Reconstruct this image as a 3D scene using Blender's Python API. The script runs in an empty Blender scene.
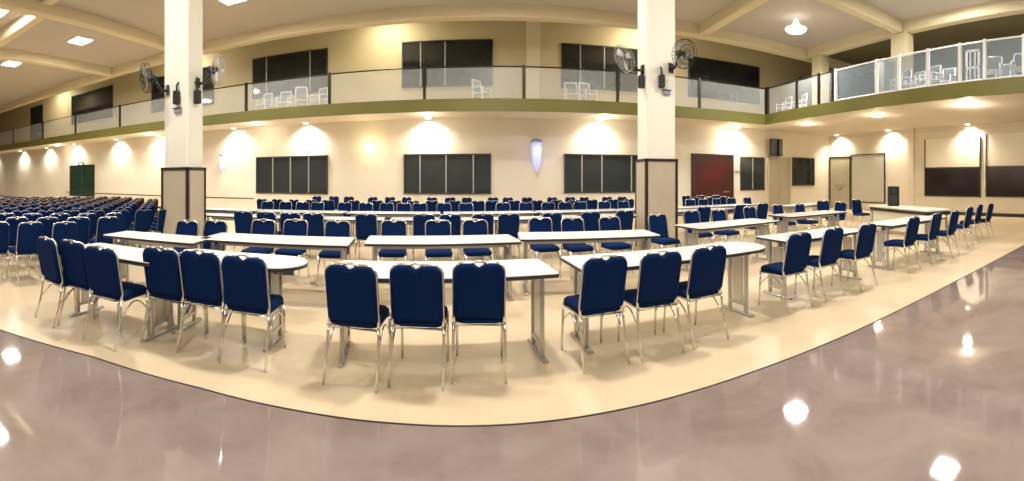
import bpy, math, random
from mathutils import Vector, Matrix
random.seed(7)
PI = math.pi
sc = bpy.context.scene
C = sc.collection

# ------------------------------------------------------------------ camera (a phone panorama: cylindrical lens)
F = 430.0; W = 1024; H = 481; HY = 180.0; XP = 490.0; EYE = 1.5
cd = bpy.data.cameras.new('camera'); cam = bpy.data.objects.new('camera', cd); C.objects.link(cam); sc.camera = cam
cam.location = (0, 0, EYE); cam.rotation_euler = (PI / 2, 0, 0)
cd.type = 'PANO'; cd.panorama_type = 'CENTRAL_CYLINDRICAL'
cd.central_cylindrical_radius = 1.0
cd.central_cylindrical_range_u_min = -XP / F; cd.central_cylindrical_range_u_max = (W - XP) / F
cd.central_cylindrical_range_v_min = -(H - HY) / F; cd.central_cylindrical_range_v_max = HY / F
cd.clip_end = 300

# ------------------------------------------------------------------ world, exposure, hall lights
wd = bpy.data.worlds.new('world'); sc.world = wd; wd.use_nodes = True
wd.node_tree.nodes['Background'].inputs[0].default_value = (0.01, 0.012, 0.02, 1)
wd.node_tree.nodes['Background'].inputs[1].default_value = 1.0
sc.view_settings.view_transform = 'Standard'; sc.view_settings.look = 'None'
sc.view_settings.gamma = 1.0; sc.view_settings.use_curve_mapping = False
sc.view_settings.exposure = 0.16
sc.cycles.use_denoising = True
sc.cycles.max_bounces = 7; sc.cycles.diffuse_bounces = 4; sc.cycles.glossy_bounces = 3
sc.cycles.transparent_max_bounces = 16; sc.cycles.transmission_bounces = 4
sc.cycles.sample_clamp_indirect = 6.0

Z_CEIL = 7.3; Z_BEAM = 6.9; Z_SOF = 3.83; Z_SLAB = 4.20
Y_WALL = 17.0; X_WALL = 16.9; Y_FAS = 14.4; X_FAS = 10.75; X_ARC = 12.85; YL = 16.2; XW = 16.3
def az(px): return (px - XP) / F
def lamp(kind, name, loc, energy, col, rot=(0, 0, 0), **k):
    l = bpy.data.lights.new(name, kind); l.energy = energy; l.color = col
    for a, b in k.items(): setattr(l, a, b)
    o = bpy.data.objects.new(name, l); C.objects.link(o); o.location = loc; o.rotation_euler = rot
    return o
WARM = (1.0, 0.86, 0.66)
HALL = [(-14.5, 10.3), (-19.1, 9.4), (-7.7, 11.2), (10.0, 11.6), (11.3, 6.35), (-13.4, 6.0),
        (-6, 3.5), (0, 4.5), (6, 4.5), (-6, -3), (0, -3), (7, -3), (-22, 3), (-14, -3), (0.5, 10.2), (13,-2)]  # this row: unseen panels added overhead to light the hall
HALL_W = 240.0
for i, (x, y) in enumerate(HALL):
    lamp('AREA', 'hall_light', (x, y, Z_CEIL - (0.60 if i == 3 else 0.09)), HALL_W, (1.0, 0.955, 0.90), shape='SQUARE', size=0.6)

# ------------------------------------------------------------------ helpers
def link(o, parent=None):
    C.objects.link(o)
    if parent is not None: o.parent = parent
    return o
def tag(o, label=None, cat=None, group=None, kind=None):
    if label: o['label'] = label
    if cat: o['category'] = cat
    if group: o['group'] = group
    if kind: o['kind'] = kind
    return o
def thing(name, label, cat, loc=(0, 0, 0), rz=0, group=None):
    o = bpy.data.objects.new(name, None); o.empty_display_size = 0.2; link(o)
    o.location = loc; o.rotation_euler = (0, 0, rz)
    return tag(o, label, cat, group)
class MB:
    def __init__(s): s.v = []; s.f = []; s.m = []; s.s = []
    def add(s, vs, fs, mi=0, smooth=False, M=None):
        b = len(s.v)
        s.v += [tuple(M @ Vector(p)) if M is not None else tuple(p) for p in vs]
        for f in fs: s.f.append([b + i for i in f]); s.m.append(mi); s.s.append(smooth)
        return s
    def box(s, a, b, mi=0, M=None, bev=0.0):
        x0, y0, z0 = [min(a[i], b[i]) for i in range(3)]; x1, y1, z1 = [max(a[i], b[i]) for i in range(3)]
        if bev <= 0:
            v = [(x0, y0, z0), (x1, y0, z0), (x1, y1, z0), (x0, y1, z0), (x0, y0, z1), (x1, y0, z1), (x1, y1, z1), (x0, y1, z1)]
            f = [(0, 3, 2, 1), (4, 5, 6, 7), (0, 1, 5, 4), (1, 2, 6, 5), (2, 3, 7, 6), (3, 0, 4, 7)]
            return s.add(v, f, mi, False, M)
        def ring(i, z): return [(x0 + i, y0, z), (x1 - i, y0, z), (x1, y0 + i, z), (x1, y1 - i, z), (x1 - i, y1, z), (x0 + i, y1, z), (x0, y1 - i, z), (x0, y0 + i, z)]
        def ins(z, k): return [(min(max(p[0], x0 + k), x1 - k), min(max(p[1], y0 + k), y1 - k), z) for p in ring(bev, z)]
        return s.loft([ins(z0, bev), ring(bev, z0 + bev), ring(bev, z1 - bev), ins(z1, bev)], True, mi, False, M)
    def loft(s, rings, cap=True, mi=0, smooth=True, M=None):
        n = len(rings[0]); v = [p for r in rings for p in r]; f = []
        for k in range(len(rings) - 1):
            for i in range(n):
                j = (i + 1) % n
                f.append((k * n + i, k * n + j, (k + 1) * n + j, (k + 1) * n + i))
        b = len(s.v); s.add(v, f, mi, smooth, M)
        if cap:
            s.f.append([b + i for i in reversed(range(n))]); s.m.append(mi); s.s.append(False)
            s.f.append([b + (len(rings) - 1) * n + i for i in range(n)]); s.m.append(mi); s.s.append(False)
        return s
    def tube(s, pts, r, n=6, closed=False, mi=0, M=None):
        P = [Vector(p) for p in pts]; L = len(P); rings = []
        up = Vector((0, 0, 1))
        for i, p in enumerate(P):
            if closed: d = P[(i + 1) % L] - P[i - 1]
            else: d = P[min(i + 1, L - 1)] - P[max(i - 1, 0)]
            d.normalize()
            if i == 0:
                a = d.cross(up)
                if a.length < 0.05: a = d.cross(Vector((0, 1, 0)))
                a.normalize()
            else:
                a = (a - d * a.dot(d)).normalized()
            b = d.cross(a)
            rr = r[i] if isinstance(r, (list, tuple)) else r
            rings.append([tuple(p + a * (rr * math.cos(2 * PI * k / n)) + b * (rr * math.sin(2 * PI * k / n))) for k in range(n)])
        if closed: rings.append(rings[0])
        return s.loft(rings, not closed, mi, True, M)
    def cyl(s, c, r, z0, z1, n=20, mi=0, M=None, smooth=True):
        R = lambda z: [(c[0] + r * math.cos(2 * PI * k / n), c[1] + r * math.sin(2 * PI * k / n), z) for k in range(n)]
        return s.loft([R(z0), R(z1)], True, mi, smooth, M)
    def mesh(s, name, mats):
        me = bpy.data.meshes.new(name); me.from_pydata(s.v, [], s.f)
        for m in (mats if isinstance(mats, (list, tuple)) else [mats]): me.materials.append(m)
        me.polygons.foreach_set('material_index', s.m); me.polygons.foreach_set('use_smooth', s.s)
        me.update(); return me
    def build(s, name, mats, parent=None, loc=None, rz=None):
        o = bpy.data.objects.new(name, s.mesh(name, mats)); link(o, parent)
        if loc is not None: o.location = loc
        if rz is not None: o.rotation_euler = (0, 0, rz)
        return o
def box_obj(name, a, b, mat, parent=None, bev=0.0):
    """box mesh whose origin is its own centre"""
    c = [(a[i] + b[i]) / 2 for i in range(3)]
    m = MB(); m.box([a[i] - c[i] for i in range(3)], [b[i] - c[i] for i in range(3)], 0, None, bev)
    return m.build(name, mat, parent, c)
def struct(o): o['kind'] = 'structure'; return o
def kids(o): return [c for c in C.objects if c.parent is o]
def copy_tree(o, loc, rz, label, group=None, children=None):
    r = o.copy(); link(r); r.location = loc; r.rotation_euler = (0, 0, rz); r['label'] = label
    if group: r['group'] = group
    for ch in (children if children is not None else kids(o)):
        c = ch.copy(); link(c); c.parent = r
    return r
ORD = ['first', 'second', 'third', 'fourth', 'fifth', 'sixth', 'seventh', 'eighth', 'ninth', 'tenth', 'eleventh', 'twelfth', 'thirteenth',
       'fourteenth', 'fifteenth', 'sixteenth', 'seventeenth', 'eighteenth', 'nineteenth', 'twentieth', 'twenty-first', 'twenty-second', 'twenty-third',
       'twenty-fourth', 'twenty-fifth', 'twenty-sixth', 'twenty-seventh', 'twenty-eighth', 'twenty-ninth', 'thirtieth']

# ------------------------------------------------------------------ materials
def mat(name, col, rough=0.5, metal=0.0, noise=None, bump=0.0, spec=0.5, coat=0.0):
    """noise = (scale, second colour, contrast low, contrast high)"""
    m = bpy.data.materials.new(name); m.use_nodes = True; nt = m.node_tree; n = nt.nodes; b = n['Principled BSDF']
    b.inputs['Base Color'].default_value = (*col, 1); b.inputs['Roughness'].default_value = rough
    b.inputs['Metallic'].default_value = metal; b.inputs['Specular IOR Level'].default_value = spec
    b.inputs['Coat Weight'].default_value = coat
    if noise or bump:
        tc = n.new('ShaderNodeTexCoord'); no = n.new('ShaderNodeTexNoise'); nt.links.new(tc.outputs['Object'], no.inputs['Vector'])
        no.inputs['Scale'].default_value = noise[0] if noise else 40; no.inputs['Detail'].default_value = 5
        if noise:
            cr = n.new('ShaderNodeValToRGB'); nt.links.new(no.outputs['Fac'], cr.inputs[0])
            cr.color_ramp.elements[0].color = (*col, 1); cr.color_ramp.elements[1].color = (*noise[1], 1)
            cr.color_ramp.elements[0].position = noise[2]; cr.color_ramp.elements[1].position = noise[3]
            nt.links.new(cr.outputs[0], b.inputs['Base Color'])
        if bump:
            bp = n.new('ShaderNodeBump'); bp.inputs['Strength'].default_value = bump; bp.inputs['Distance'].default_value = 0.01
            nt.links.new(no.outputs['Fac'], bp.inputs['Height']); nt.links.new(bp.outputs[0], b.inputs['Normal'])
    return m
def emis(name, col, s):
    m = bpy.data.materials.new(name); m.use_nodes = True; b = m.node_tree.nodes['Principled BSDF']
    b.inputs['Base Color'].default_value = (*col, 1); b.inputs['Emission Color'].default_value = (*col, 1)
    b.inputs['Emission Strength'].default_value = s
    return m
def glassy(name, col, a, rough=0.1):
    m = bpy.data.materials.new(name); m.use_nodes = True; nt = m.node_tree; n = nt.nodes; b = n['Principled BSDF']
    b.inputs['Base Color'].default_value = (*col, 1); b.inputs['Roughness'].default_value = rough
    t = n.new('ShaderNodeBsdfTransparent'); x = n.new('ShaderNodeMixShader'); x.inputs[0].default_value = a
    nt.links.new(t.outputs[0], x.inputs[1]); nt.links.new(b.outputs[0], x.inputs[2]); nt.links.new(x.outputs[0], n['Material Output'].inputs[0])
    return m
M = {}
M['wall_low'] = mat('cream_wall_paint', (0.715, 0.65, 0.535), 0.6, noise=(0.6, (0.675, 0.61, 0.485), 0.35, 0.7))
M['wall_up'] = mat('tan_wall_paint', (0.60, 0.51, 0.30), 0.7, noise=(0.4, (0.54, 0.46, 0.27), 0.35, 0.7))
M['ceil'] = mat('ceiling_paint', (0.54, 0.475, 0.40), 0.8, noise=(0.15, (0.48, 0.44, 0.40), 0.3, 0.7))
M['beam'] = mat('cream_beam_paint', (0.72, 0.63, 0.42), 0.7)
M['soffit'] = mat('soffit_paint', (0.66, 0.59, 0.47), 0.7)
M['shade'] = mat('olive_painted_shade', (0.20, 0.17, 0.085), 0.8, noise=(0.3, (0.15, 0.13, 0.07), 0.35, 0.7))  # dimness of the unlit right balcony put into its wall and ceiling colour
M['olive'] = mat('olive_fascia_paint', (0.125, 0.125, 0.018), 0.5, noise=(0.5, (0.17, 0.15, 0.032), 0.3, 0.7))
M['column'] = mat('white_column_paint', (0.84, 0.82, 0.70), 0.5)
M['laminate'] = mat('beige_laminate', (0.52, 0.45, 0.345), 0.35, noise=(3, (0.47, 0.40, 0.30), 0.3, 0.7))
M['dark_trim'] = mat('dark_trim', (0.02, 0.016, 0.014), 0.4)
M['black'] = mat('black_plastic', (0.012, 0.012, 0.014), 0.45)
M['blue'] = mat('navy_fabric', (0.0006, 0.012, 0.062), 0.85, noise=(60, (0.0008, 0.016, 0.080), 0.3, 0.7), bump=0.15, spec=0.12)
M['maroon'] = mat('maroon_fabric', (0.038, 0.008, 0.014), 0.8, bump=0.15, spec=0.25)
M['chrome'] = mat('brushed_chrome', (0.80, 0.79, 0.74), 0.22, 1.0)
M['steel'] = mat('grey_steel', (0.50, 0.50, 0.47), 0.3, 0.8)
M['top'] = mat('white_laminate', (0.80, 0.80, 0.77), 0.22, noise=(2, (0.72, 0.73, 0.71), 0.3, 0.7))
M['edge'] = mat('dark_edge_band', (0.035, 0.032, 0.035), 0.4)
M['pane'] = mat('night_window_glass', (0.010, 0.013, 0.014), 0.06, noise=(0.7, (0.022, 0.026, 0.024), 0.4, 0.7))
M['dpane'] = mat('tinted_window_glass', (0.024, 0.030, 0.031), 0.12, noise=(0.7, (0.034, 0.041, 0.042), 0.4, 0.7))
M['brownpane'] = mat('brown_window_glass', (0.012, 0.006, 0.006), 0.15)
M['alu'] = mat('aluminium_frame', (0.45, 0.45, 0.42), 0.4, 0.6)
M['darkframe'] = mat('dark_window_frame', (0.03, 0.03, 0.028), 0.4)
M['rail'] = mat('dark_rail_metal', (0.03, 0.026, 0.02), 0.35, 0.5)
M['glass'] = glassy('milky_glass', (0.72, 0.76, 0.74), 0.17, 0.25)
M['blueglass'] = glassy('grey_blue_glass', (0.30, 0.37, 0.42), 0.45, 0.2)
M['darkmetal'] = mat('dull_grey_metal', (0.22, 0.22, 0.22), 0.45, 0.6)
M['white'] = mat('white_plastic', (0.85, 0.85, 0.86), 0.35)
M['greypanel'] = mat('grey_blue_panel', (0.26, 0.30, 0.34), 0.5)
M['maroondoor'] = mat('maroon_door_paint', (0.085, 0.006, 0.008), 0.3, noise=(0.8, (0.03, 0.012, 0.008), 0.4, 0.65))
M['blind'] = mat('cream_blind', (0.80, 0.76, 0.64), 0.7)
M['board'] = mat('grey_projection_cloth', (0.50, 0.48, 0.40), 0.6)
M['doorpanel'] = mat('beige_door', (0.40, 0.355, 0.27), 0.5)
M['green'] = mat('dark_green_shutter', (0.010, 0.045, 0.025), 0.4, noise=(4, (0.005, 0.02, 0.015), 0.4, 0.7))
M['lamp'] = emis('lamp_diffuser', (1.0, 0.97, 0.90), 14.0)
M['lampw'] = emis('warm_lamp_glass', (1.0, 0.85, 0.55), 6.0)
M['lampw2'] = emis('glowing_lamp_shade', (1.0, 0.95, 0.85), 2.5)
M['lampb'] = emis('blue_lamp_glass', (0.50, 0.55, 0.95), 0.45)
M['fanmetal'] = mat('grey_fan_metal', (0.42, 0.44, 0.42), 0.35, 0.7)
M['cloth'] = mat('pale_table_cloth', (0.78, 0.76, 0.62), 0.7)

def tile_floor():
    m = bpy.data.materials.new('beige_floor_tiles'); m.use_nodes = True; nt = m.node_tree; n = nt.nodes; b = n['Principled BSDF']
    tc = n.new('ShaderNodeTexCoord'); br = n.new('ShaderNodeTexBrick'); nt.links.new(tc.outputs['Object'], br.inputs['Vector'])
    br.offset = 0; br.inputs['Scale'].default_value = 1.0; br.inputs['Brick Width'].default_value = 0.6; br.inputs['Row Height'].default_value = 0.6
    br.inputs['Mortar Size'].default_value = 0.003; br.inputs['Mortar Smooth'].default_value = 0.5
    br.inputs['Color1'].default_value = (0.72, 0.58, 0.385, 1); br.inputs['Color2'].default_value = (0.70, 0.56, 0.37, 1)
    br.inputs['Mortar'].default_value = (0.64, 0.51, 0.335, 1)
    no = n.new('ShaderNodeTexNoise'); no.inputs['Scale'].default_value = 0.9; no.inputs['Detail'].default_value = 6; nt.links.new(tc.outputs['Object'], no.inputs['Vector'])
    mx = n.new('ShaderNodeMix'); mx.data_type = 'RGBA'; mx.blend_type = 'MULTIPLY'; mx.inputs[0].default_value = 0.35
    nt.links.new(br.outputs[0], mx.inputs[6]); nt.links.new(no.outputs['Color'], mx.inputs[7])
    cr = n.new('ShaderNodeValToRGB'); nt.links.new(no.outputs['Fac'], cr.inputs[0]); cr.color_ramp.elements[0].position = 0.35; cr.color_ramp.elements[1].position = 0.65
    cr.color_ramp.elements[0].color = (0.80, 0.78, 0.74, 1); cr.color_ramp.elements[1].color = (1, 1, 1, 1); nt.links.new(cr.outputs[0], mx.inputs[7])
    nt.links.new(mx.outputs[2], b.inputs['Base Color']); b.inputs['Roughness'].default_value = 0.34
    return m
def granite():
    m = bpy.data.materials.new('brown_polished_granite'); m.use_nodes = True; nt = m.node_tree; n = nt.nodes; b = n['Principled BSDF']
    tc = n.new('ShaderNodeTexCoord')
    no = n.new('ShaderNodeTexNoise'); no.inputs['Scale'].default_value = 1.6; no.inputs['Detail'].default_value = 9; no.inputs['Roughness'].default_value = 0.62; no.inputs['Distortion'].default_value = 0.5
    nt.links.new(tc.outputs['Object'], no.inputs['Vector'])
    cr = n.new('ShaderNodeValToRGB'); e = cr.color_ramp.elements; e[0].position = 0.30; e[1].position = 0.72
    e[0].color = (0.215, 0.155, 0.130, 1); e[1].color = (0.31, 0.25, 0.215, 1); k = e.new(0.5); k.color = (0.265, 0.205, 0.178, 1)
    nt.links.new(no.outputs['Fac'], cr.inputs[0]); nt.links.new(cr.outputs[0], b.inputs['Base Color'])
    b.inputs['Roughness'].default_value = 0.045; b.inputs['Specular IOR Level'].default_value = 0.5
    bp = n.new('ShaderNodeBump'); bp.inputs['Strength'].default_value = 0.015; bp.inputs['Distance'].default_value = 0.02
    n2 = n.new('ShaderNodeTexNoise'); n2.inputs['Scale'].default_value = 2.5; nt.links.new(tc.outputs['Object'], n2.inputs['Vector'])
    nt.links.new(n2.outputs['Fac'], bp.inputs['Height']); nt.links.new(bp.outputs[0], b.inputs['Normal'])
    return m
M['tile'] = tile_floor(); M['granite'] = granite()

# ------------------------------------------------------------------ floor: beige tiles beyond a polished granite strip
edge = [(-46, -9), (-9.0, 0.1), (-3.95, 1.78), (-2.9, 2.20), (-1.93, 2.42), (-1.19, 2.52), (-0.55, 2.585), (-0.06, 2.62), (0.43, 2.65), (1.05, 2.69), (1.91, 2.75), (3.09, 2.81), (5.39, 2.97), (9.39, 3.2), (16.3, 3.66)]
m = MB(); n = len(edge)
m.add([(x, y, 0) for x, y in edge] + [(x, YL, 0) for x, y in edge], [(i, i + 1, n + i + 1, n + i) for i in range(n - 1)])
m.add([(x, y, -0.15) for x, y in edge] + [(x, YL, -0.15) for x, y in edge], [(i, n + i, n + i + 1, i + 1) for i in range(n - 1)])
struct(m.build('floor', M['tile']))
m = MB()
m.add([(x, y, 0) for x, y in edge] + [(x, -11, 0) for x, y in edge], [(n + i, n + i + 1, i + 1, i) for i in range(n - 1)])
m.add([(x, y, -0.15) for x, y in edge] + [(x, -11, -0.15) for x, y in edge], [(n + i, i, i + 1, n + i + 1) for i in range(n - 1)])
struct(m.build('floor', M['granite']))
m = MB()
m.tube([(x, y, 0.001) for x, y in edge], 0.007, 4)
struct(m.build('trim_1', M['dark_trim']))

# ------------------------------------------------------------------ walls, ceiling, balcony
XL = -46.0; YF = -11.0
struct(box_obj('wall_back', (XL, YL, 0), (XW + 0.2, YL + 0.2, Z_SOF), M['wall_low']))
struct(box_obj('wall_back', (XL, Y_WALL, Z_SLAB), (X_WALL + 0.2, Y_WALL + 0.2, 8.1), M['wall_up']))
struct(box_obj('wall_right', (XW, YF, 0), (XW + 0.2, YL, Z_SOF), M['wall_low']))
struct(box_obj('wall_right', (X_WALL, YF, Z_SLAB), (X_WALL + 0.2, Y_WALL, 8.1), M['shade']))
struct(box_obj('wall_left', (XL - 0.2, YF, 0), (XL, Y_WALL, 8.1), M['wall_low']))
struct(box_obj('wall_front', (XL, YF - 0.2, 0), (X_WALL, YF, 8.1), M['wall_low']))
struct(box_obj('ceiling', (XL, YF, Z_CEIL), (X_ARC + 0.4, Y_FAS - 0.2, Z_CEIL + 0.15), M['ceil']))
struct(box_obj('ceiling', (XL, Y_FAS - 0.2, 8.1), (X_WALL, Y_WALL, 8.25), M['ceil']))
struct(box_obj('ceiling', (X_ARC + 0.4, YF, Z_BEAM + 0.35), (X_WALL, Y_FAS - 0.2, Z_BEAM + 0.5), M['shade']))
# balcony: an L of floor slab, its lit soffit and the olive fascia
m = MB(); m.box((XL, Y_FAS, Z_SOF), (X_WALL, Y_WALL, Z_SLAB)); m.box((X_FAS, YF, Z_SOF), (X_WALL, Y_FAS, Z_SLAB))
bal = struct(m.build('balcony_slab', M['soffit']))
m = MB(); m.box((XL, Y_FAS - 0.08, Z_SOF - 0.03), (X_FAS, Y_FAS, Z_SLAB + 0.02)); m.box((X_FAS - 0.08, YF, Z_SOF - 0.03), (X_FAS, Y_FAS, Z_SLAB + 0.02))
m.build('fascia', M['olive'], bal)
# beams
def beam(a, b, z0=Z_BEAM, z1=Z_CEIL):
    return struct(box_obj('ceiling_beam', (a[0], a[1], z0), (b[0], b[1], z1 + 0.06), M['beam'], None, 0.04))
beam((XL, 14.2), (X_WALL, 14.6), Z_BEAM, 8.1)
beam((X_ARC, YF), (X_ARC + 0.4, 14.2), Z_BEAM, 7.5)
beam((7.5, YF), (7.85, 14.2)); beam((-12.4, YF), (-12.05, 14.2)); beam((-17.5, YF), (-17.1, 14.2))
beam((7.85, 9.0), (X_ARC, 9.4)); beam((XL, 7.0), (-12.4, 7.4)); beam((-12.05, 7.0), (7.5, 7.4), 7.2, Z_CEIL)
# arcade columns on the right balcony and a pilaster on the upper back wall
for y, w in ((13.55, 0.6), (9.2, 0.7)):
    struct(box_obj('column', (X_ARC, y - w / 2, Z_SLAB), (X_ARC + 0.5, y + w / 2, Z_BEAM), M['beam'], None, 0.02))
struct(box_obj('pilaster', (1.42, Y_WALL - 0.18, Z_SLAB), (1.98, Y_WALL, 8.1), M['beam'], None, 0.01))
struct(box_obj('pilaster', (XW - 0.12, 10.75, 0.0), (XW, 11.05, Z_SOF), M['wall_low'], None, 0.01))
# skirting and rails
struct(box_obj('baseboard_right', (XW - 0.03, YF, 0), (XW, 11.9, 0.14), M['dark_trim']))
struct(box_obj('baseboard_back', (XL, YL - 0.03, 0), (12.0, YL, 0.12), M['dark_trim']))
struct(box_obj('trim_2', (-24.5, YL - 0.02, 0.66), (-9.9, YL, 0.70), M['darkframe']))
struct(box_obj('trim_3', (XW - 0.03, YF, 3.66), (XW, YL, 3.69), M['soffit']))

# two big round-shouldered square columns with laminate panelling
def big_column(x, y, w, d, zp):
    r = thing('column', None, None, (x, y, 0)); struct(r)
    MB().box((-w / 2, -d / 2, 0), (w / 2, d / 2, Z_CEIL), bev=0.03).build('shaft', M['column'], r)
    p = MB().box((-w / 2 - .03, -d / 2 - .03, 0.0), (w / 2 + .03, d / 2 + .03, zp)).build('panelling', M['laminate'], r)
    t = MB()
    for sx in (-1, 1):
        for sy in (-1, 1): t.box((sx * (w / 2 + .01) - .03, sy * (d / 2 + .01) - .03, 0), (sx * (w / 2 + .01) + .03, sy * (d / 2 + .01) + .03, zp))
    for sx in (-1, 1): t.box((sx * (w / 2 + .03) - .015, -d / 2 - .045, zp - .05), (sx * (w / 2 + .03) + .015, d / 2 + .045, zp + .01))
    for sy in (-1, 1): t.box((-w / 2 - .045, sy * (d / 2 + .03) - .015, zp - .05), (w / 2 + .045, sy * (d / 2 + .03) + .015, zp + .01))
    t.build('corner_strip', M['dark_trim'], p)
    return r
CL = (-5.92, 6.85); CR = (3.62, 8.9)
big_column(*CL, 0.66, 0.52, 1.75); big_column(*CR, 0.68, 0.60, 1.95)

# ------------------------------------------------------------------ windows and doors
def bk(px, Y=16.2): return Y * math.tan(az(px))
wn = [0]
def window_back(x0, x1, z0, z1, muls, pane, frame, Y=16.2):
    wn[0] += 1
    r = bpy.data.objects.new('window_%d' % wn[0], None); link(r); struct(r); r.location = ((x0 + x1) / 2, Y, z0)
    w = (x1 - x0) / 2; h = z1 - z0; t = .05
    m = MB(); m.box((-w, -.06, 0), (w, .0, t)); m.box((-w, -.06, h - t), (w, 0, h)); m.box((-w, -.06, 0), (-w + t, 0, h)); m.box((w - t, -.06, 0), (w, 0, h))
    m.build('window_frame', frame, r)
    MB().box((-w + t, -.03, t), (w - t, -.015, h - t)).build('pane', pane, r)
    for u in muls:
        X = -w + 2 * w * u; MB().box((X - .022, -.055, t), (X + .022, -.03, h - t)).build('mullion', M['alu'], r)
    return r
window_back(bk(256.5), bk(328), 0.92, 2.50, (.25, .5, .75), M['dpane'], M['darkframe'])
window_back(bk(404), bk(491), 0.97, 2.49, (.19, .49, .80), M['dpane'], M['darkframe'])
window_back(bk(564), bk(649), 1.0, 2.50, (.2, .43, .78), M['dpane'], M['darkframe'])
window_back(bk(740), bk(764), 1.03, 2.55, (.5,), M['dpane'], M['darkframe'])
window_back(bk(792), bk(814), 1.22, 2.62, (), M['pane'], M['darkframe'])
# upper windows
window_back(bk(152, Y_WALL), bk(214, Y_WALL), 5.25, 7.15, (.5,), M['pane'], M['darkframe'], Y_WALL)
window_back(bk(253, Y_WALL), bk(328, Y_WALL), 5.25, 7.10, (.20, .78), M['pane'], M['darkframe'], Y_WALL)
window_back(bk(402, Y_WALL), bk(493, Y_WALL), 5.20, 7.05, (.21, .48), M['pane'], M['darkframe'], Y_WALL)
window_back(bk(561, Y_WALL), bk(645, Y_WALL), 5.18, 6.98, (.22, .5), M['pane'], M['darkframe'], Y_WALL)
window_back(bk(688, Y_WALL), bk(759, Y_WALL), 5.18, 6.98, (), M['pane'], M['darkframe'], Y_WALL)
window_back(bk(72, Y_WALL), bk(113, Y_WALL), 5.40, 7.38, (), M['pane'], M['darkframe'], Y_WALL)
window_back(bk(799, Y_WALL), bk(813, Y_WALL), 4.6, 6.9, (), M['pane'], M['darkframe'], Y_WALL)
def door(idx, x0, x1, z1, mats, leaves=1, Y=16.2):
    r = bpy.data.objects.new('door_%d' % idx, None); link(r); struct(r); r.location = ((x0 + x1) / 2, Y, mats[2]); w = (x1 - x0) / 2; z1 -= mats[2]
    m = MB(); m.box((-w, -.07, 0), (-w + .06, 0, z1)); m.box((w - .06, -.07, 0), (w, 0, z1)); m.box((-w, -.07, z1 - .06), (w, 0, z1)); m.build('door_frame', mats[1], r)
    lw = (2 * w - .12) / leaves
    for k in range(leaves):
        a = -w + .06 + k * lw
        l = MB().box((a + .005, -.05, .01), (a + lw - .005, -.01, z1 - .06)); 
        for zz in (.2, z1 * .52): l.box((a + .12 * lw, -.06, zz), (a + lw * .88, -.05, zz + z1 * .36))
        o = l.build('door_leaf', mats[0], r)
        MB().tube([(a + lw * .9, -.05, .98), (a + lw * .9, -.10, .98), (a + lw * .75, -.10, .98)], .012).build('handle', M['steel'], o)
door(1, bk(31, Y_WALL), bk(43, Y_WALL), 7.4, (M['pane'], M['darkframe'], Z_SLAB), 1, Y_WALL)
door(2, bk(691), bk(733), 2.62, (M['maroondoor'], M['dark_trim'], 0), 1)
door(3, bk(767.5), bk(790), 2.62, (M['doorpanel'], M['laminate'], 0), 2)
# dark green shuttered window far down the left wall
wn[0] += 1
r = bpy.data.objects.new('window_%d' % wn[0], None); link(r); struct(r); r.location = (bk(82), YL, .45)
m = MB(); m.box((-1.35, -.06, 0), (1.35, 0, .06)); m.box((-1.35, -.06, 1.95), (1.35, 0, 2.02)); m.box((-1.35, -.06, 0), (-1.28, 0, 2)); m.box((1.28, -.06, 0), (1.35, 0, 2)); m.build('window_frame', M['dark_trim'], r)
for s in (-1, 1):
    l = MB().box((s * .03, -.05, .05), (s * 1.27, -.02, 1.96))
    for k in range(9): l.box((s * .12, -.065, .15 + k * .2), (s * 1.18, -.05, .27 + k * .2))
    l.build('shutter', M['green'], r)
m = MB(); m.tube([(-.3, -.06, 2.0), (-.2, -.1, 2.16), (.15, -.1, 2.2), (.3, -.06, 2.02)], .04); m.build('latch', M['green'], r)

# right wall (built facing -X); helper positions by azimuth
def ry(px, X=16.3): return X / math.tan(az(px))
def window_right(y0, y1, z0, z1, ztop, pane, blind=True, muls=(), X=16.3):
    wn[0] += 1
    r = bpy.data.objects.new('window_%d' % wn[0], None); link(r); struct(r); r.location = (X, (y0 + y1) / 2, z0); w = abs(y1 - y0) / 2; h = z1 - z0; t = .05; H2 = ztop - z0
    m = MB(); m.box((-.06, -w, 0), (0, w, t)); m.box((-.06, -w, 0), (0, -w + t, H2)); m.box((-.06, w - t, 0), (0, w, H2)); m.box((-.06, -w, h - t / 2), (0, w, h + t / 2))
    m.build('window_frame', M['darkframe'], r)
    MB().box((-.03, -w + t, t), (-.01, w - t, h - t / 2)).build('pane', pane, r)
    if blind: MB().box((-.035, -w + t, h + t / 2), (-.015, w - t, H2)).build('blind', M['blind'], r)
    for u in muls:
        Y = -w + 2 * w * u; MB().box((-.055, Y - .03, 0), (-.03, Y + .03, h)).build('mullion', M['alu'], r)
window_right(ry(981), ry(925), 0.78, 2.03, 3.3, M['brownpane'])
window_right(3.0, ry(986), 0.80, 2.05, 3.4, M['brownpane'])
window_right(ry(887, X_WALL), ry(829, X_WALL), 4.9, 6.9, 6.9, M['pane'], False, (.5,), X_WALL)
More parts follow.
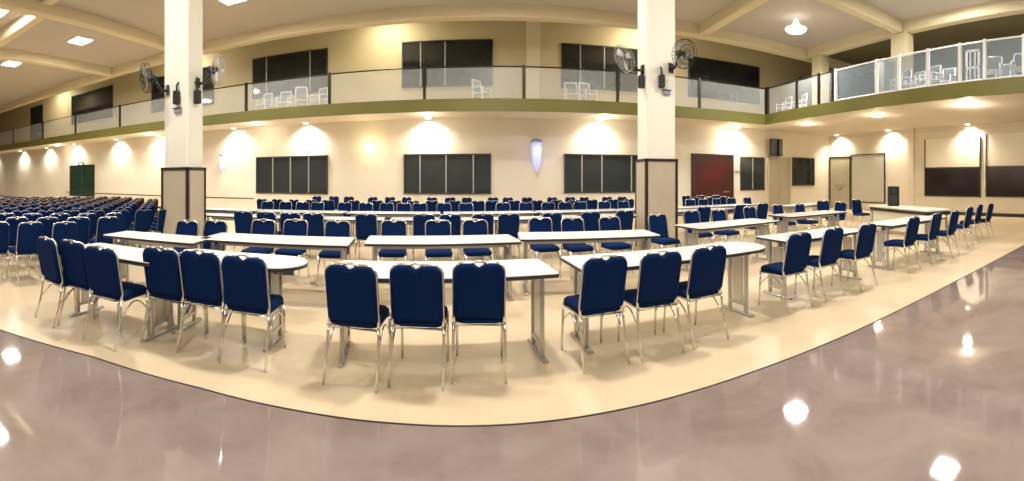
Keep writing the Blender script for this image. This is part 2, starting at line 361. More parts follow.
# double door with frosted leaves and the screen beside it
r = bpy.data.objects.new('door_4', None); link(r); struct(r); y0, y1 = ry(851.5), 16.12; r.location = (XW, (y0 + y1) / 2, 0); w = (y1 - y0) / 2
m = MB(); m.box((-.07, -w, 0), (0, -w + .08, 2.72)); m.box((-.07, w - .08, 0), (0, w, 2.72)); m.box((-.07, -w, 2.64), (0, w, 2.72)); m.build('door_frame', M['dark_trim'], r)
for s in (-1, 1):
    l = MB().box((-.05, 0, .01), (-.02, s * (w - .08), 2.64)); l.box((-.06, s * .06, 1.30), (-.05, s * (w - .12), 1.40)); o = l.build('door_leaf', M['doorpanel'], r)
    MB().tube([(-.05, s * .08, 1.0), (-.1, s * .08, 1.0), (-.1, s * .08, 1.35), (-.05, s * .08, 1.35)], .012).build('handle', M['steel'], o)
y0, y1 = ry(886), ry(852)
r = thing('projection_board', 'large pale grey board with thin black frame leaning beside the double door', 'board', (XW - .05, (y0 + y1) / 2, .38)); w = (y1 - y0) / 2
MB().box((-.03, -w + .04, .04), (.0, w - .04, 2.36)).build('board_surface', M['board'], r)
m = MB(); m.box((-.05, -w, 0), (0, w, .05)); m.box((-.05, -w, 2.35), (0, w, 2.4)); m.box((-.05, -w, 0), (0, -w + .045, 2.4)); m.box((-.05, w - .045, 0), (0, w, 2.4)); m.build('board_frame', M['dark_trim'], r)

# ------------------------------------------------------------------ lamps
for i, (x, y) in enumerate(HALL):
    t = thing('ceiling_light', None, 'light', (x, y, Z_CEIL), 0, 'square ceiling light panels of the hall')
    t['label'] = ['square ceiling light panel between the beams above the left seating', 'square ceiling light panel at the far left edge of the hall',
                  'square ceiling light at top edge right of the left column', 'bright bell shaped hanging lamp between ceiling beams right of the right column'][i] if i < 4 else \
                 'unseen square light panel assumed over the hall'
    if i == 3:
        t.name = 'pendant_light'; t['group'] = 'hanging bell lamps'; ring = lambda r_, z_: [(r_ * math.cos(2 * PI * k / 20), r_ * math.sin(2 * PI * k / 20), z_) for k in range(20)]
        MB().cyl((0, 0), .05, -.05, 0).build('ceiling_rose', M['white'], t)
        MB().loft([ring(.05, -.05), ring(.10, -.20), ring(.18, -.32), ring(.38, -.42)]).build('lamp_shade', M['lampw2'], t)
        MB().loft([ring(.38, -.42), ring(.33, -.50), ring(.15, -.56)]).build('diffuser', M['lamp'], t)
        continue
    MB().box((-.42, -.42, -.05), (.42, .42, 0), bev=.01).build('housing', M['white'], t)
    MB().box((-.36, -.36, -.075), (.36, .36, -.05), bev=.01).build('diffuser', M['lamp'], t)
SC_X = [-36, -30.5, -26.5, -23.0, -18.8, -15.5, -10.75, -7.25, -2.3, 4.1, 10.35]
WHERE = ['beyond the frame', 'at the far left', 'left of the green shuttered window', 'above the green shuttered window', 'right of the green shuttered window', 'left of the left column', 'right of the left column',
         'above the leftmost ground floor window', 'above the middle ground floor window', 'above the window left of the right column', 'above the maroon door']
for x, wh in zip(SC_X, WHERE):
    t = thing('downlight', 'round soffit downlight throwing a bright scallop ' + wh, 'light', (x, YL - .35, Z_SOF), 0, 'round downlights under the balcony')
    MB().cyl((0, 0), .13, -.03, 0).build('housing', M['white'], t)
    MB().cyl((0, 0), .10, -.035, -.03).build('diffuser', M['lamp'], t)
    lamp('SPOT', 'scallop_spot', (x, YL - .27, Z_SOF - .08), 420, (1.0, .95, .86), (math.radians(14), 0, 0), spot_size=math.radians(140), spot_blend=1.0, shadow_soft_size=.06)
for y, wh in ((15.3, 'over the double door'), (12.0, 'beside the grey board'), (7.9, 'above the dark right windows'), (2.0, 'beyond the right edge')):
    t = thing('downlight', 'round soffit downlight on the right wall ' + wh, 'light', (XW - .35, y, Z_SOF), 0, 'round downlights under the balcony')
    MB().cyl((0, 0), .13, -.03, 0).build('housing', M['white'], t)
    MB().cyl((0, 0), .10, -.035, -.03).build('diffuser', M['lamp'], t)
    lamp('SPOT', 'scallop_spot', (XW - .27, y, Z_SOF - .08), 420, (1.0, .90, .72), (0, math.radians(-14), 0), spot_size=math.radians(140), spot_blend=1.0, shadow_soft_size=.06)
BW = [(-9.2, 15.2, 'near the leftmost ground floor window'), (-2.2, 15.0, 'over the middle ground floor window'), (4.2, 15.3, 'left of the right column'), (9.9, 15.6, 'near the balcony corner'),
      (12.0, 13.2, 'just right of the balcony corner'), (12.1, 9.6, 'under the right balcony above the grey board'), (11.9, 5.9, 'under the right balcony near the dark windows'), (-15.5, 15.2, 'left of the left column'), (-24, 15.2, 'at the far left')]
for x, y, wh in BW:
    t = thing('downlight', 'recessed round soffit lamp ' + wh, 'light', (x, y, Z_SOF), 0, 'recessed lamps in the soffit')
    MB().cyl((0, 0), .22, -.03, 0).build('housing', M['white'], t)
    MB().cyl((0, 0), .19, -.04, -.03).build('diffuser', M['lamp'], t)
    lamp('POINT', 'soffit_glow', (x, y, Z_SOF - .35), (60 if y < 7 else 26), WARM, shadow_soft_size=.12)
for x, wh in ((-26, 'far left'), (-14, 'left'), (-4, 'middle'), (6, 'right')):  # unseen lights added behind the beam to brighten the upper wall
    t = thing('ceiling_light', 'unseen light panel added behind the long beam to brighten the upper wall', 'light', (x, 15.9, 8.1), 0, 'added unseen lights over the back balcony')
    MB().box((-.4, -.4, -.05), (.4, .4, 0), bev=.01).build('housing', M['white'], t)
    MB().box((-.35, -.35, -.07), (.35, .35, -.05)).build('diffuser', M['lamp'], t)
    lamp('AREA', 'added_balcony_light', (x, 15.9, 8.02), 70, (1.0, .9, .7), shape='SQUARE', size=.6)
# wall lamps
x = bk(371)
t = thing('wall_lamp', 'round warm glowing ball lamp on the back wall', 'lamp', (x, YL, 2.75))
MB().tube([(0, 0, 0), (0, -.15, 0)], .03).build('bracket', M['steel'], t)
m = MB(); R = .17
m.loft([[(R * math.sin(p) * math.cos(a), -.22 + R * math.sin(p) * math.sin(a), R * math.cos(p)) for a in [2 * PI * k / 16 for k in range(16)]] for p in [PI * (j + .01) / 8 for j in range(9)]])
m.build('lamp_shade', M['lampw'], t)
lamp('POINT', 'ball_glow', (x, 15.6, 2.75), 22, (1, .82, .5), shadow_soft_size=.15)
def blue_lamp(px, zc, label, s):
    t = thing('wall_lamp', label, 'lamp', (bk(px), YL, zc), 0)
    MB().box((-.05, -.05, -.05), (.05, 0, .12)).build('bracket', M['steel'], t)
    n = 14; ring = lambda r, z: [(r * math.cos(2 * PI * k / n), -.2 + r * math.sin(2 * PI * k / n), z) for k in range(n)]
    MB().loft([ring(.03, .16 * s), ring(.19 * s, .10 * s), ring(.24 * s, 0)]).build('lamp_cap', M['greypanel'], t)
    MB().loft([ring(.22 * s, 0), ring(.21 * s, -.3 * s), ring(.15 * s, -.75 * s), ring(.05 * s, -1.1 * s)]).build('lamp_shade', M['lampb'], t)
    lamp('POINT', 'blue_glow', (bk(px), 15.6, zc - .3), 5, (.55, .6, 1), shadow_soft_size=.15)
blue_lamp(536, 2.90, 'bluish tapering wall lamp beside the middle window', 1.0)
blue_lamp(225, 2.62, 'faint bluish wall lamp right of the left column', .7)

# ------------------------------------------------------------------ balcony railings
def railing(name, label, pts, mt='rail', gl='glass'):
    r = thing(name, label, 'railing', (0, 0, Z_SLAB)); hz = 1.12
    a, b = Vector(pts[0]), Vector(pts[-1])
    MB().tube([(p[0], p[1], hz) for p in pts], .025, 6).build('top_rail', M[mt], r)
    if mt == 'white': MB().tube([(p[0], p[1], .06) for p in pts], .035, 6).build('bottom_rail', M[mt], r)
    for p in pts: MB().box((p[0] - .045, p[1] - .045, 0), (p[0] + .045, p[1] + .045, hz + .05)).build('post', M[mt], r)
    for p, q in zip(pts[:-1], pts[1:]):
        d = (Vector(q) - Vector(p)).normalized() * .07; p2 = Vector(p) + d; q2 = Vector(q) - d; nn = Vector((-d.y, d.x)).normalized() * .006
        m = MB(); v = [(*(p2 - nn), .05), (*(q2 - nn), .05), (*(q2 + nn), .05), (*(p2 + nn), .05)]; v += [(a_, b_, hz - .04) for a_, b_, c_ in v]
        m.add(v, [(0, 3, 2, 1), (4, 5, 6, 7), (0, 1, 5, 4), (1, 2, 6, 5), (2, 3, 7, 6), (3, 0, 4, 7)])
        m.build('glass_panel', M[gl], r)
YR = Y_FAS + .05; XR = X_FAS + .05
px = [XR, 7.65, 4.42, 1.14, -2.22, -5.66, -9.2, -12.7, -16.8, -20.8, -24.6, -29, -34, -40]
railing('balcony_railing', 'long glass balcony railing with dark posts along the back', [(x, YR) for x in px])
yy = lambda p: XR / math.tan(az(p))
railing('balcony_railing', 'short dark glass railing section beside the balcony corner on the right', [(XR, YR - .15), (XR, yy(797)), (XR, yy(819)), (XR, yy(833))])
railing('balcony_railing', 'white framed glass railing along the right balcony', [(XR, yy(p)) for p in (836, 877, 899, 928, 960, 985, 1024, 1045)], 'white', 'blueglass')

# ------------------------------------------------------------------ chairs
def back_outline(w=.207, h=.43, r=.075, dip=.030, n=6):
    pts = [(-w + .02, 0), (w - .02, 0), (w, .02)]
    for k in range(n + 1):
        a = PI / 2 * k / n; pts.append((w - r + r * math.cos(a), h - r + r * math.sin(a)))
    for u in (.055, .042, .024, 0, -.024, -.042, -.055): pts.append((u, h - dip * (.5 + .5 * math.cos(u / .055 * PI)) if abs(u) < .055 else h))
    for k in range(n + 1):
        a = PI / 2 + PI / 2 * k / n; pts.append((-w + r + r * math.cos(a), h - r + r * math.sin(a)))
    pts.append((-w, .02))
    return pts
def back3(u, w_, off):      # a point of the tilted backrest plane
    t = w_ / .43
    return (u, -.185 - .085 * t - .03 * t * (1 - t) + off, .455 + w_ * .99)
def shrink(pts, k):
    cx, cy = 0, .215
    return [(cx + (u - cx) * (1 - k / .205), cy + (w_ - cy) * (1 - k / .215)) for u, w_ in pts]
def chair_meshes(fabric, n=6):
    d = {}
    o = back_outline(n=n)
    lev = [(.035, -.030), (.010, -.026), (0, -.012), (0, .006), (.010, .016), (.035, .022)]
    d['backrest'] = [MB().loft([[back3(u, w_, off) for u, w_ in shrink(o, k)] for k, off in lev][::-1]).mesh('backrest', fabric)]
    def srr(hx, hy, z, r=.07, y0=.02):
        p = []
        for cx, cy, a0 in ((hx - r, hy - r, 0), (-hx + r, hy - r, PI / 2), (-hx + r, -hy + r, PI), (hx - r, -hy + r, 1.5 * PI)):
            for k in range(5): a = a0 + PI / 2 * k / 4; p.append((cx + r * math.cos(a), y0 + cy + r * math.sin(a), z))
        return p
    d['seat'] = [MB().loft([srr(.195, .20, .412), srr(.212, .215, .425), srr(.212, .215, .455), srr(.195, .20, .475), srr(.13, .13, .487, .06)]).mesh('seat', fabric)]
    t = [back3(u * 1.0, w_ + (.002 if w_ > .2 else 0), .020) for u, w_ in o[2:]]
    t = [(t[0][0], -.19, .40)] + t + [(t[-1][0], -.19, .40)]
    hd = [back3(u, w_, .008) for u, w_ in ((.075, .415), (.055, .438), (.02, .447), (-.02, .447), (-.055, .438), (-.075, .415))]
    d['handle'] = [MB().tube(hd, .009, 6).mesh('handle', M['chrome'])]
    d['back_frame'] = [MB().tube(t, .013, 6).mesh('back_frame', M['chrome'])]
    d['leg'] = []
    for s in (-1, 1):
        d['leg'].append(MB().tube([(s * .212, -.19, .42), (s * .212, -.195, .33), (s * .214, -.22, .2), (s * .216, -.285, .0)], [.012, .012, .012, .010], 6).mesh('leg', M['chrome']))
        d['leg'].append(MB().tube([(s * .205, .205, .42), (s * .207, .215, .2), (s * .209, .23, .0)], [.012, .012, .010], 6).mesh('leg', M['chrome']))
    q = [(-.195, -.19, .405), (.195, -.19, .405), (.195, .205, .405), (-.195, .205, .405)]
    d['seat_frame'] = [MB().tube(q, .011, 5, True).mesh('seat_frame', M['chrome'])]
    d['brace'] = []
    for s in (-1, 1):
        arc = [(s * .209, -.20 + .42 * k / 8, .24 + .14 * math.sin(PI * k / 8)) for k in range(9)]
        d['brace'].append(MB().tube(arc, .008, 5).mesh('brace', M['chrome']))
    return d
CM = {'blue': chair_meshes(M['blue'])}
def far_meshes(fabric, metal):
    o = back_outline(n=3)
    d = {}
    d['backrest'] = [MB().loft([[back3(u, w_, off) for u, w_ in shrink(o, k)] for k, off in ((0.01, .016), (0, 0), (.01, -.026))]).mesh('backrest', fabric)]
    m = MB(); m.box((-.2, -.18, .41), (.2, .22, .48), bev=.02); d['seat'] = [m.mesh('seat', fabric)]
    t = [back3(u, w_ + .002, .018) for u, w_ in o[2:]]; t = [(t[0][0], -.19, .40)] + t + [(t[-1][0], -.19, .40)]
    m = MB(); m.tube(t, .010, 4)
    for s in (-1, 1):
        m.tube([(s * .21, -.19, .42), (s * .21, -.2, .2), (s * .215, -.285, 0)], .012, 4); m.tube([(s * .205, .205, .42), (s * .208, .23, 0)], .012, 4)
        m.tube([(s * .2, -.19, .41), (s * .2, .2, .41)], .01, 4)
    d['frame'] = [m.mesh('frame', metal)]
    return d
CM['far_blue'] = far_meshes(M['blue'], M['chrome']); CM['block_blue'] = far_meshes(M['blue'], M['darkmetal']); CM['far_maroon'] = far_meshes(M['maroon'], M['darkmetal'])
for d_ in CM.values():
    for ms in d_.values():
        for me in ms:
            for v_ in me.vertices: v_.co.x *= 0.92
def chair(kind, back_xy, rz, label, group):
    """rz = 0 faces +Y; back_xy is the floor point below the top of the backrest"""
    f = Vector((-math.sin(rz), math.cos(rz))); p = Vector(back_xy) + f * .26
    t = thing('banquet_chair', label, 'chair', (p.x, p.y, 0), rz, group)
    for name, ms in CM[kind].items():
        for me in ms: link(bpy.data.objects.new(name, me), t)
    return t
def floor_at(px, ytop, h=.61):
    r = h * F / (ytop - HY); a = az(px); return (r * math.sin(a), r * math.cos(a))
def on_line(px, a0, b):
    a = az(px); r = a0 / (math.cos(a) - b * math.sin(a)); return (r * math.sin(a), r * math.cos(a))

TILT = math.radians(7)
G1 = 'blue chairs along the near side of the front tables'
R1 = [(46, 238, -2), (72, 241, 6), (100, 247, 9), (160, 248, 8), (199, 251, 8), (243, 256, 9), (350, 264.5, 1), (416, 264.5, 1), (479, 262.5, 1), (606, 256.5, 11), (662, 252, 6), (710, 246.5, 9),
      (800, 233, 7), (834, 228, 8), (868, 224, 6), (914, 217, 8), (937, 213.5, 8), (955, 211, 8), (970, 207, 8), (980, 204.5, 8), (991, 203.5, 8)]
TN = ['the leftmost front table', 'the front table below the left column', 'the centre front table', 'the front table below the right column', 'the first front table on the right', 'the small front table near the right wall', 'the empty right end of the front row']
for i, (px_, yt, deg) in enumerate(R1):
    g, k = divmod(i, 3)
    chair('blue', floor_at(px_, yt), math.radians(deg), 'blue banquet chair, %s of the three at %s' % (('left', 'middle', 'right')[k], TN[g]), G1)

G2 = 'blue chairs facing the camera across the second table row'
R2 = [(188, 220.5), (216, 220.5), (264, 219.5), (296, 219.5), (338, 220.5), (394, 220), (438, 220), (475, 219.5), (540, 217.5), (572, 217.5), (609, 216.5), (657, 214), (691, 210.5), (718, 209.5), (749, 206.5), (777, 204.5), (799, 203.8)]
for i, (px_, yt) in enumerate(R2):
    chair('blue', floor_at(px_, yt), PI + math.radians(9), 'blue chair with chrome rim facing the camera, %s from the left in the second row' % ORD[i], G2)
G3 = 'blue chairs seen from behind in the third row'
for i, px_ in enumerate((243, 266, 290, 313, 366, 424, 450, 483, 509, 552, 591, 625, 704, 741, 763)):
    chair('blue', on_line(px_, 7.75, .16 if px_ < 700 else .2), math.radians(9), 'dark blue chair seen from behind, %s from the left in the third row' % ORD[i], G3)
G4 = 'blue chairs facing the camera in the fourth row'
for i, px_ in enumerate((268, 286, 303, 318, 345, 366, 387, 404, 420, 444, 466, 503, 526, 548, 565, 580, 604, 623, 690, 703, 716, 731, 747)):
    chair('far_blue', on_line(px_, 11.6, .12), PI + math.radians(random.uniform(0, 14)), 'blue chair with thin chrome rim, %s from the left in the fourth row' % ORD[i], G4)
GA = 'blue chairs seen from behind in the row beyond the fourth'
for i, px_ in enumerate((262, 277, 294, 311, 328, 354, 377, 396, 413, 432, 455, 478, 492, 514, 537, 557, 574, 592, 613, 629, 696, 709, 724)):
    chair('far_blue', on_line(px_, 12.75, .10), math.radians(8 + random.uniform(-5, 5)), 'dark blue chair seen from behind just beyond the fourth row, %s from the left' % ORD[i], GA)
G5 = 'dark chairs in the farthest row by the back wall'
for i, px_ in enumerate((317, 334, 349, 373, 390, 407, 432, 450, 467, 493, 508, 527, 552, 570, 584, 607, 622, 686, 700, 716)):
    chair('far_blue', on_line(px_, 15.2, 0), PI + math.radians(random.uniform(-20, 20)), 'small dark chair by the back wall, %s from the left in the farthest row' % ORD[i], G5)
for px_, yt, rz, lb in ((823, 200.5, 150, 'blue chair at the right end tables, left of three before the double door'), (841, 202, 100, 'dark blue chair at the right end tables, turned to its left'), (856, 199.5, 170, 'blue chair before the grey board at the right end tables')):
    chair('far_blue', floor_at(px_, yt), math.radians(rz), lb, 'chairs at the right end tables')

# seating block on the left, facing away to the left
u = Vector((-.87, .5)); v = Vector((.5, .87)); O = Vector((-5.45, 3.0))
KM = [1, 2, 3, 5, 6, 7, 7, 8, 8, 8, 7, 6, 6]
for n_ in range(13):
    k0 = 0
    for k in range(KM[n_], -9, -1):
        p = O + u * (.80 * n_) + v * (.50 * k + .26 * (n_ % 2))
        if p.y < .3: break
        a = math.degrees(math.atan2(p.x, p.y))
        if a < -66.5 or p.x < -20: break
        k0 += 1
        mar = n_ >= 7
        kind = 'far_maroon' if mar else ('blue' if n_ < 3 else 'block_blue')
        chair(kind, p, math.radians(78 + random.uniform(-10, 8)), '%s chair, left seating block, %s row from the tables, %s from the aisle' % ('maroon' if mar else 'blue', ORD[n_], ORD[k0 - 1]),
              'maroon chairs of the left seating block' if mar else 'blue chairs of the left seating block')

# ------------------------------------------------------------------ tables
def table(cx, cy, L, D, rz, label, group, round_r=False, round_l=False, h=.75, legs=True):
    t = thing('folding_table', label, 'table', (cx, cy, 0), rz, group)
    def outline(e):
        hx, hy = L / 2 - e, D / 2 - e; p = []
        for sx, sy, a0, big in ((1, 1, 0, round_r), (-1, 1, PI / 2, round_l), (-1, -1, PI, round_l), (1, -1, 1.5 * PI, round_r)):
            r = (hy * .98 if big else .04)
            for k in range(7 if big else 4):
                a = a0 + PI / 2 * k / (6 if big else 3); p.append((sx * (hx - r) + r * math.cos(a), sy * (hy - r) + r * math.sin(a)))
        return p
    ring = lambda e, z: [(x_, y_, z) for x_, y_ in outline(e)]
    MB().loft([ring(.002, h - .026), ring(.002, h - .004), ring(.006, h)], smooth=False).build('tabletop', M['top'], t)
    MB().loft([ring(.03, h - .04), ring(0, h - .036), ring(0, h - .010), ring(.002, h - .008)], cap=False, smooth=False).build('edge_band', M['edge'], t)
    for sx in (-1, 1):
        X = sx * (L / 2 - (.30 if (round_r if sx > 0 else round_l) else .10))
        for sy in (-1, 1): MB().box((X - .018, sy * .14 - .022, 0.02), (X + .018, sy * .14 + .022, h - .04), bev=.004).build('leg', M['steel'], t)
        MB().box((X - .015, -.12, .10), (X + .015, .12, .13)).build('foot_bar', M['steel'], t)
        MB().box((X - .008, -.085, .13), (X + .008, .085, h - .12)).build('end_panel', M['steel'], t) if legs else None
        MB().box((X - .025, -.26, 0), (X + .025, .26, .025), bev=.005).build('foot', M['steel'], t)
    MB().box((-L / 2 + .12, -.01, h - .12), (L / 2 - .12, .01, h - .04)).build('apron', M['steel'], t)
    return t
GT = 'white topped tables of the front row'
for g, L, sh, rr, off, dp, lb in ((0, 1.25, .15, 0, .56, .60, 'white front row table at the left end'), (1, 1.35, .10, 1, .58, .64, 'white front row table with rounded right end, below the left column'), (2, 1.85, .22, 0, .52, .68, 'white front row table behind the three central chairs'),
                           (3, 2.25, .50, 1, .56, .68, 'long white front row table with rounded right end, below the right column'), (4, 1.65, .28, 0, .62, .66, 'white front row table on the right behind three chairs'), (5, 2.0, .0, 0, .60, .66, 'white front row table farthest to the right')):
    ps = [Vector(floor_at(R1[3 * g + k][0], R1[3 * g + k][1])) for k in range(3)]; c = sum(ps, Vector((0, 0))) / 3; dd = ps[2] - ps[0]; a = min(math.atan2(dd.y, dd.x), .16)
    c2 = c + Vector((-math.sin(a), math.cos(a))) * off + Vector((math.cos(a), math.sin(a))) * sh
    table(c2.x, c2.y, L, dp, a, lb, GT, rr, 0)
GT2 = 'white topped tables of the second row'
grp = [(188, 216), (264, 296, 338), (394, 438, 475), (540, 572, 609), (657, 691, 718), (749, 777, 799)]
d2 = dict(R2)
for i, g in enumerate(grp):
    ps = [Vector(floor_at(q, d2[q])) for q in g]; c = sum(ps, Vector((0, 0))) / len(ps); dd = (ps[-1] - ps[0]); a = math.atan2(dd.y, dd.x)
    a = min(a, .2)
    c2 = c + Vector((math.sin(a), -math.cos(a))) * 1.12
    if i == 0: c2 += Vector((-.22, .12))
    table(c2.x, c2.y, 1.9 if i else 1.4, .72 if i else .6, a, 'white second row table, %s from the left, with chairs on its far side' % ORD[i], GT2, 0, 0)
GT3 = 'white topped tables of the middle rows'
for i in range(6):
    X = (-4.9, -2.95, -1.0, .95, 2.55, 5.1)[i]
    table(X, (8.45 if i < 5 else 8.85) + .16 * X, 1.05 if i == 4 else 1.85, .6, math.atan(.16), 'white table before the third row of chairs, %s from the left' % ORD[i], GT3, legs=False)
GT4 = 'white topped tables of the fourth row'
for i in range(7):
    X = -6.6 + i * 2.2; table(X, 10.0 + .14 * X, 2.15, .7, math.atan(.14), 'white table in front of the fourth row of chairs, %s from the left' % ORD[i], GT4, legs=False)
table(8.9, 9.9, 2.2, .75, .3, 'white table at the right end of the hall before the double door', 'right end tables', 1, 1)
table(6.9, 7.0, 1.9, .75, .2, 'white table at the right with rounded end behind the front row', 'right end tables', 0, 1) if False else None
# long cloth-covered counter on the right, with a loudspeaker on it
t = thing('long_table', 'long cream table with cloth front panel near the right wall', 'table', (9.75, 6.7, 0), math.radians(72))
MB().box((-1.35, -.4, .71), (1.35, .4, .76), bev=.01).build('tabletop', M['cloth'], t)
MB().box((-1.30, -.37, .62), (1.30, .37, .71)).build('apron', M['edge'], t)
for sx in (-1, 1):
    for sy in (-1, 1): MB().box((sx * 1.25 - .02, sy * .33 - .02, 0), (sx * 1.25 + .02, sy * .33 + .02, .64)).build('leg', M['steel'], t)
MB().box((-1.2, .30, .12), (1.2, .32, .62)).build('modesty_panel', M['cloth'], t)

# ------------------------------------------------------------------ loudspeakers, fans
def loudspeaker(loc, rz, w, d, h, label, tilt=0, group=None):
    t = thing('loudspeaker', label, 'loudspeaker', loc, rz, group); t.rotation_euler = (tilt, 0, rz)
    MB().box((-w / 2, -d / 2, 0), (w / 2, d / 2, h), bev=.015).build('cabinet', M['black'], t)
    g = MB(); Mx = Matrix.Translation((0, -d / 2, h * .35)) @ Matrix.Rotation(PI / 2, 4, 'X'); g.cyl((0, 0), w * .38, -.0, .012, 18, M=Mx); g.build('woofer', M['darkframe'], t); g = MB()
    Mx = Matrix.Translation((0, -d / 2, h * .78)) @ Matrix.Rotation(PI / 2, 4, 'X'); g.cyl((0, 0), w * .2, 0, .012, 14, M=Mx); g.build('tweeter', M['darkframe'], t)
    return t
loudspeaker((9.93, 7.28, .76), math.radians(-50), .32, .28, .56, 'black loudspeaker standing on the far end of the cream table')
for s, lb in ((-1, 'left'), (1, 'right')):
    t = loudspeaker((bk(775, 15.9) + s * .17, 15.82, 2.62), s * .35, .30, .25, .80, 'black wall loudspeaker above the beige doors, %s of the pair' % lb, group='wall loudspeakers above the beige doors')
    MB().box((-.04, .1, .2), (.04, .30, .4)).build('bracket', M['black'], t)
def fan(loc, rz, tiltx, label, dark):
    t = thing('wall_fan', label, 'fan', loc, rz)
    B = Matrix.Translation((0, -.42, .12)) @ Matrix.Rotation(PI / 2 + tiltx, 4, 'X')
    MB().tube([(0, 0, -.12), (0, -.14, -.12), (0, -.24, 0), (0, -.32, .1)], .03).build('arm', M['black'], t)
    MB().box((-.06, -.04, -.2), (.06, .0, .0)).build('wall_plate', M['black'], t)
    MB().cyl((0, 0), .075, -.16, .02, 14, M=B).build('motor', M['black'], t)
    g = MB()
    for R_, z in ((.30, .02), (.30, .10), (.2, .135), (.1, .14)): g.tube([(R_ * math.cos(2 * PI * k / 28), R_ * math.sin(2 * PI * k / 28), z) for k in range(28)], .007, 4, True, M=B)
    for k in range(24):
        a = 2 * PI * k / 24; c, s = math.cos(a), math.sin(a)
        g.tube([(.04 * c, .04 * s, .14), (.2 * c, .2 * s, .135), (.30 * c, .30 * s, .10), (.30 * c, .30 * s, .02), (.16 * c, .16 * s, -.04), (.07 * c, .07 * s, -.05)], .0035, 3, M=B)
    g.build('cage', M['black'] if dark else M['fanmetal'], t)
    b = MB()
    for k in range(3):
        a0 = 2 * PI * k / 3; ring = []
        pts = [(.05, -.3), (.12, -.35), (.24, -.25), (.27, .1), (.24, .42), (.14, .38), (.05, .3)]
        v = [(r_ * math.cos(a0 + a_), r_ * math.sin(a0 + a_), .05 + .04 * a_) for r_, a_ in pts] + [(r_ * math.cos(a0 + a_), r_ * math.sin(a0 + a_), .056 + .04 * a_) for r_, a_ in pts]
        b.add(v, [tuple(range(7)), tuple(range(13, 6, -1))] + [(i, (i + 1) % 7, 7 + (i + 1) % 7, 7 + i) for i in range(7)], M=B)
    b.build('blades', M['fanmetal'] if dark else M['white'], t)
    return t
def zc(col, y): return EYE + (HY - y) * math.hypot(*col) / F
# left column
fan((CL[0] - .20, CL[1] - .26, zc(CL, 86)), math.radians(-28), .15, 'black caged wall fan on the left corner of the left column', True)
fan((CL[0] + .33, CL[1] + .05, zc(CL, 80)), math.radians(105), .15, 'pale caged wall fan on the right side of the left column', False)
fan((CR[0] - .34, CR[1] - .1, zc(CR, 68)), math.radians(-80), .5, 'pale caged wall fan on the left side of the right column', False)
fan((CR[0] + .22, CR[1] - .3, zc(CR, 66)), math.radians(14), .3, 'dark caged wall fan on the right corner of the right column', True)
def hang_speaker(x, y, z, rz, label):
    t = thing('column_speaker', label, 'loudspeaker', (x, y, z), rz, 'slim black speakers on the columns')
    MB().box((-.06, -.13, 0), (.06, 0, .28), bev=.02).build('cabinet', M['black'], t)
    MB().tube([(0, -.05, .26), (0, -.06, .38), (0, .0, .46)], .02).build('bracket', M['black'], t)
hang_speaker(CL[0] + .09, CL[1] - .262, zc(CL, 107), 0, 'slim black speaker on the front face of the left column')
hang_speaker(CL[0] + .332, CL[1] - .02, zc(CL, 106), PI / 2, 'slim black speaker on the right face of the left column')
hang_speaker(CR[0] - .342, CR[1] - .15, zc(CR, 91), -PI / 2, 'slim black speaker on the left face of the right column')
hang_speaker(CR[0] - .02, CR[1] - .302, zc(CR, 91), 0, 'slim black speaker on the front face of the right column')
for col, dx, y, lb in ((CL, .09, 114, 'left'), (CR, .11, 96, 'right')):
    t = thing('wall_box', 'small grey junction box below the speaker on the %s column' % lb, 'junction box', (col[0] + dx, col[1] - (.26 if col is CL else .30), zc(col, y)))
    MB().box((-.09, -.06, -.02), (.09, 0, .07), bev=.01).build('cover', M['greypanel'], t)
    MB().box((-.1, -.075, .065), (.1, 0, .08)).build('lid', M['dark_trim'], t)
t = thing('light_switch', 'small dark switch plate right of the maroon door', 'switch', (bk(737), YL, 1.85))
MB().box((-.13, -.02, 0), (.13, 0, .07)).build('plate', M['greypanel'], t); MB().box((-.03, -.03, .02), (.03, -.02, .05)).build('rocker', M['dark_trim'], t)

# ------------------------------------------------------------------ furniture stored on the balcony
def wchair_meshes():
    d = {}
    m = MB()
    for s in (-1, 1):
        m.tube([(s * .25, -.24, 0), (s * .24, -.22, .45), (s * .22, -.28, .95)], .028, 5); m.tube([(s * .25, .24, 0), (s * .24, .22, .62), (s * .24, -.24, .66)], .028, 5)
    m.tube([(-.22, -.28, .95), (.22, -.28, .95)], .03, 5); m.tube([(-.22, -.23, .5), (.22, -.23, .5)], .03, 5)
    d['frame'] = m.mesh('frame', M['white'])
    m = MB(); m.box((-.22, -.22, .42), (.22, .24, .46), bev=.01); d['seat'] = m.mesh('seat', M['white'])
    m = MB()
    for k in range(-2, 3): m.box((k * .08 - .025, -.28, .5), (k * .08 + .025, -.255, .93))
    d['backrest'] = m.mesh('backrest', M['greypanel'])
    return d
WC = wchair_meshes()
def wchair(x, y, rz, label, group):
    t = thing('patio_chair', label, 'chair', (x, y, Z_SLAB), rz, group)
    for k, me in WC.items(): link(bpy.data.objects.new(k, me), t)
GB = 'white chairs on the balcony'
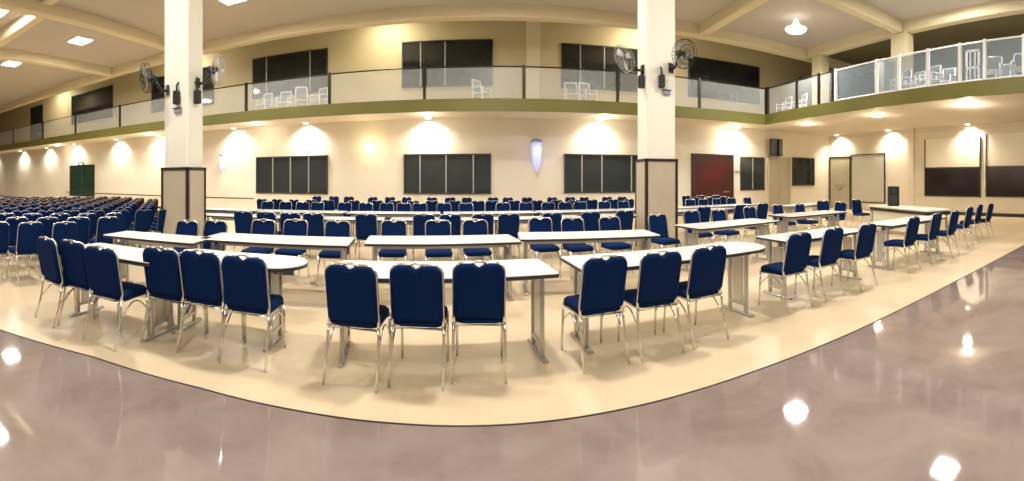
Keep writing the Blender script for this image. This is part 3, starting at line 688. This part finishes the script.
for i, (x, lb) in enumerate(((bk(264, 15.6), 'leftmost of four on the balcony before the dark window'), (bk(284, 15.6), 'second of four on the balcony before the dark window'), (bk(302, 15.6), 'third of four on the balcony before the dark window'), (bk(319, 15.6), 'rightmost of four on the balcony before the dark window'),
                            (bk(482, 15.6), 'alone before the middle upper window'), (bk(572, 15.6), 'left of a pair before the upper window by the right column'), (bk(588, 15.6), 'right of a pair before the upper window by the right column'))):
    wchair(x, 15.6, math.radians([170, 190, 20, 160, 230, 180, 200][i]), 'white framed chair, ' + lb, GB)
GB2 = 'white chairs stored on the right balcony'
for i, (px_, X) in enumerate(((784, 11.9), (799, 12.0), (901, 11.6), (915, 12.0), (930, 11.6), (946, 12.1), (993, 11.5), (1006, 12.4), (1021, 11.5))):
    wchair(X, X / math.tan(az(px_)), math.radians(90 + random.uniform(-15, 15)), 'white framed chair stored on the right balcony, %s from the left' % ORD[i], GB2)
def framed_panel(px0, px1, X, h, label, pmat, z0=.0, bars=0):
    ya, yb = X / math.tan(az(px1)), X / math.tan(az(px0)); w = (yb - ya) / 2
    t = thing('framed_panel', label, 'panel', (X, (ya + yb) / 2, Z_SLAB + z0))
    m = MB()
    for a, b in (((-.03, -w, 0), (.03, -w + .07, h)), ((-.03, w - .07, 0), (.03, w, h)), ((-.03, -w, h - .07), (.03, w, h)), ((-.03, -w, .12), (.03, w, .19))): m.box(a, b)
    m.box((-.2, -w, 0), (.2, -w + .06, .05)); m.box((-.2, w - .06, 0), (.2, w, .05))
    for k in range(bars): m.box((-.03, -w + 2 * w * (k + 1) / (bars + 1) - .02, .15), (.03, -w + 2 * w * (k + 1) / (bars + 1) + .02, h))
    if bars: m.box((-.03, -w, h * .55), (.03, w, h * .6))
    m.build('frame', M['white'], t)
    MB().box((-.01, -w + .07, .19), (.01, w - .07, h - .07)).build('infill', pmat, t)
framed_panel(966, 980, 11.9, 1.30, 'small white framed dark lattice panel behind the right balcony glass', M['darkframe'], 0, 2)
t = thing('cabinet', 'tall grey cabinet with white top beside the right balcony column', 'cabinet', (12.2, 12.2 / math.tan(az(884)), Z_SLAB))
MB().box((-.25, -.25, .05), (.25, .25, 1.5), bev=.01).build('body', M['greypanel'], t); MB().box((-.28, -.28, 1.5), (.28, .28, 1.56), bev=.01).build('cabinet_top', M['white'], t)
d_ = MB().box((-.27, -.22, .1), (-.25, .22, 1.45)).build('door', M['alu'], t); MB().box((-.29, .14, .7), (-.27, .17, .95)).build('handle', M['black'], d_)
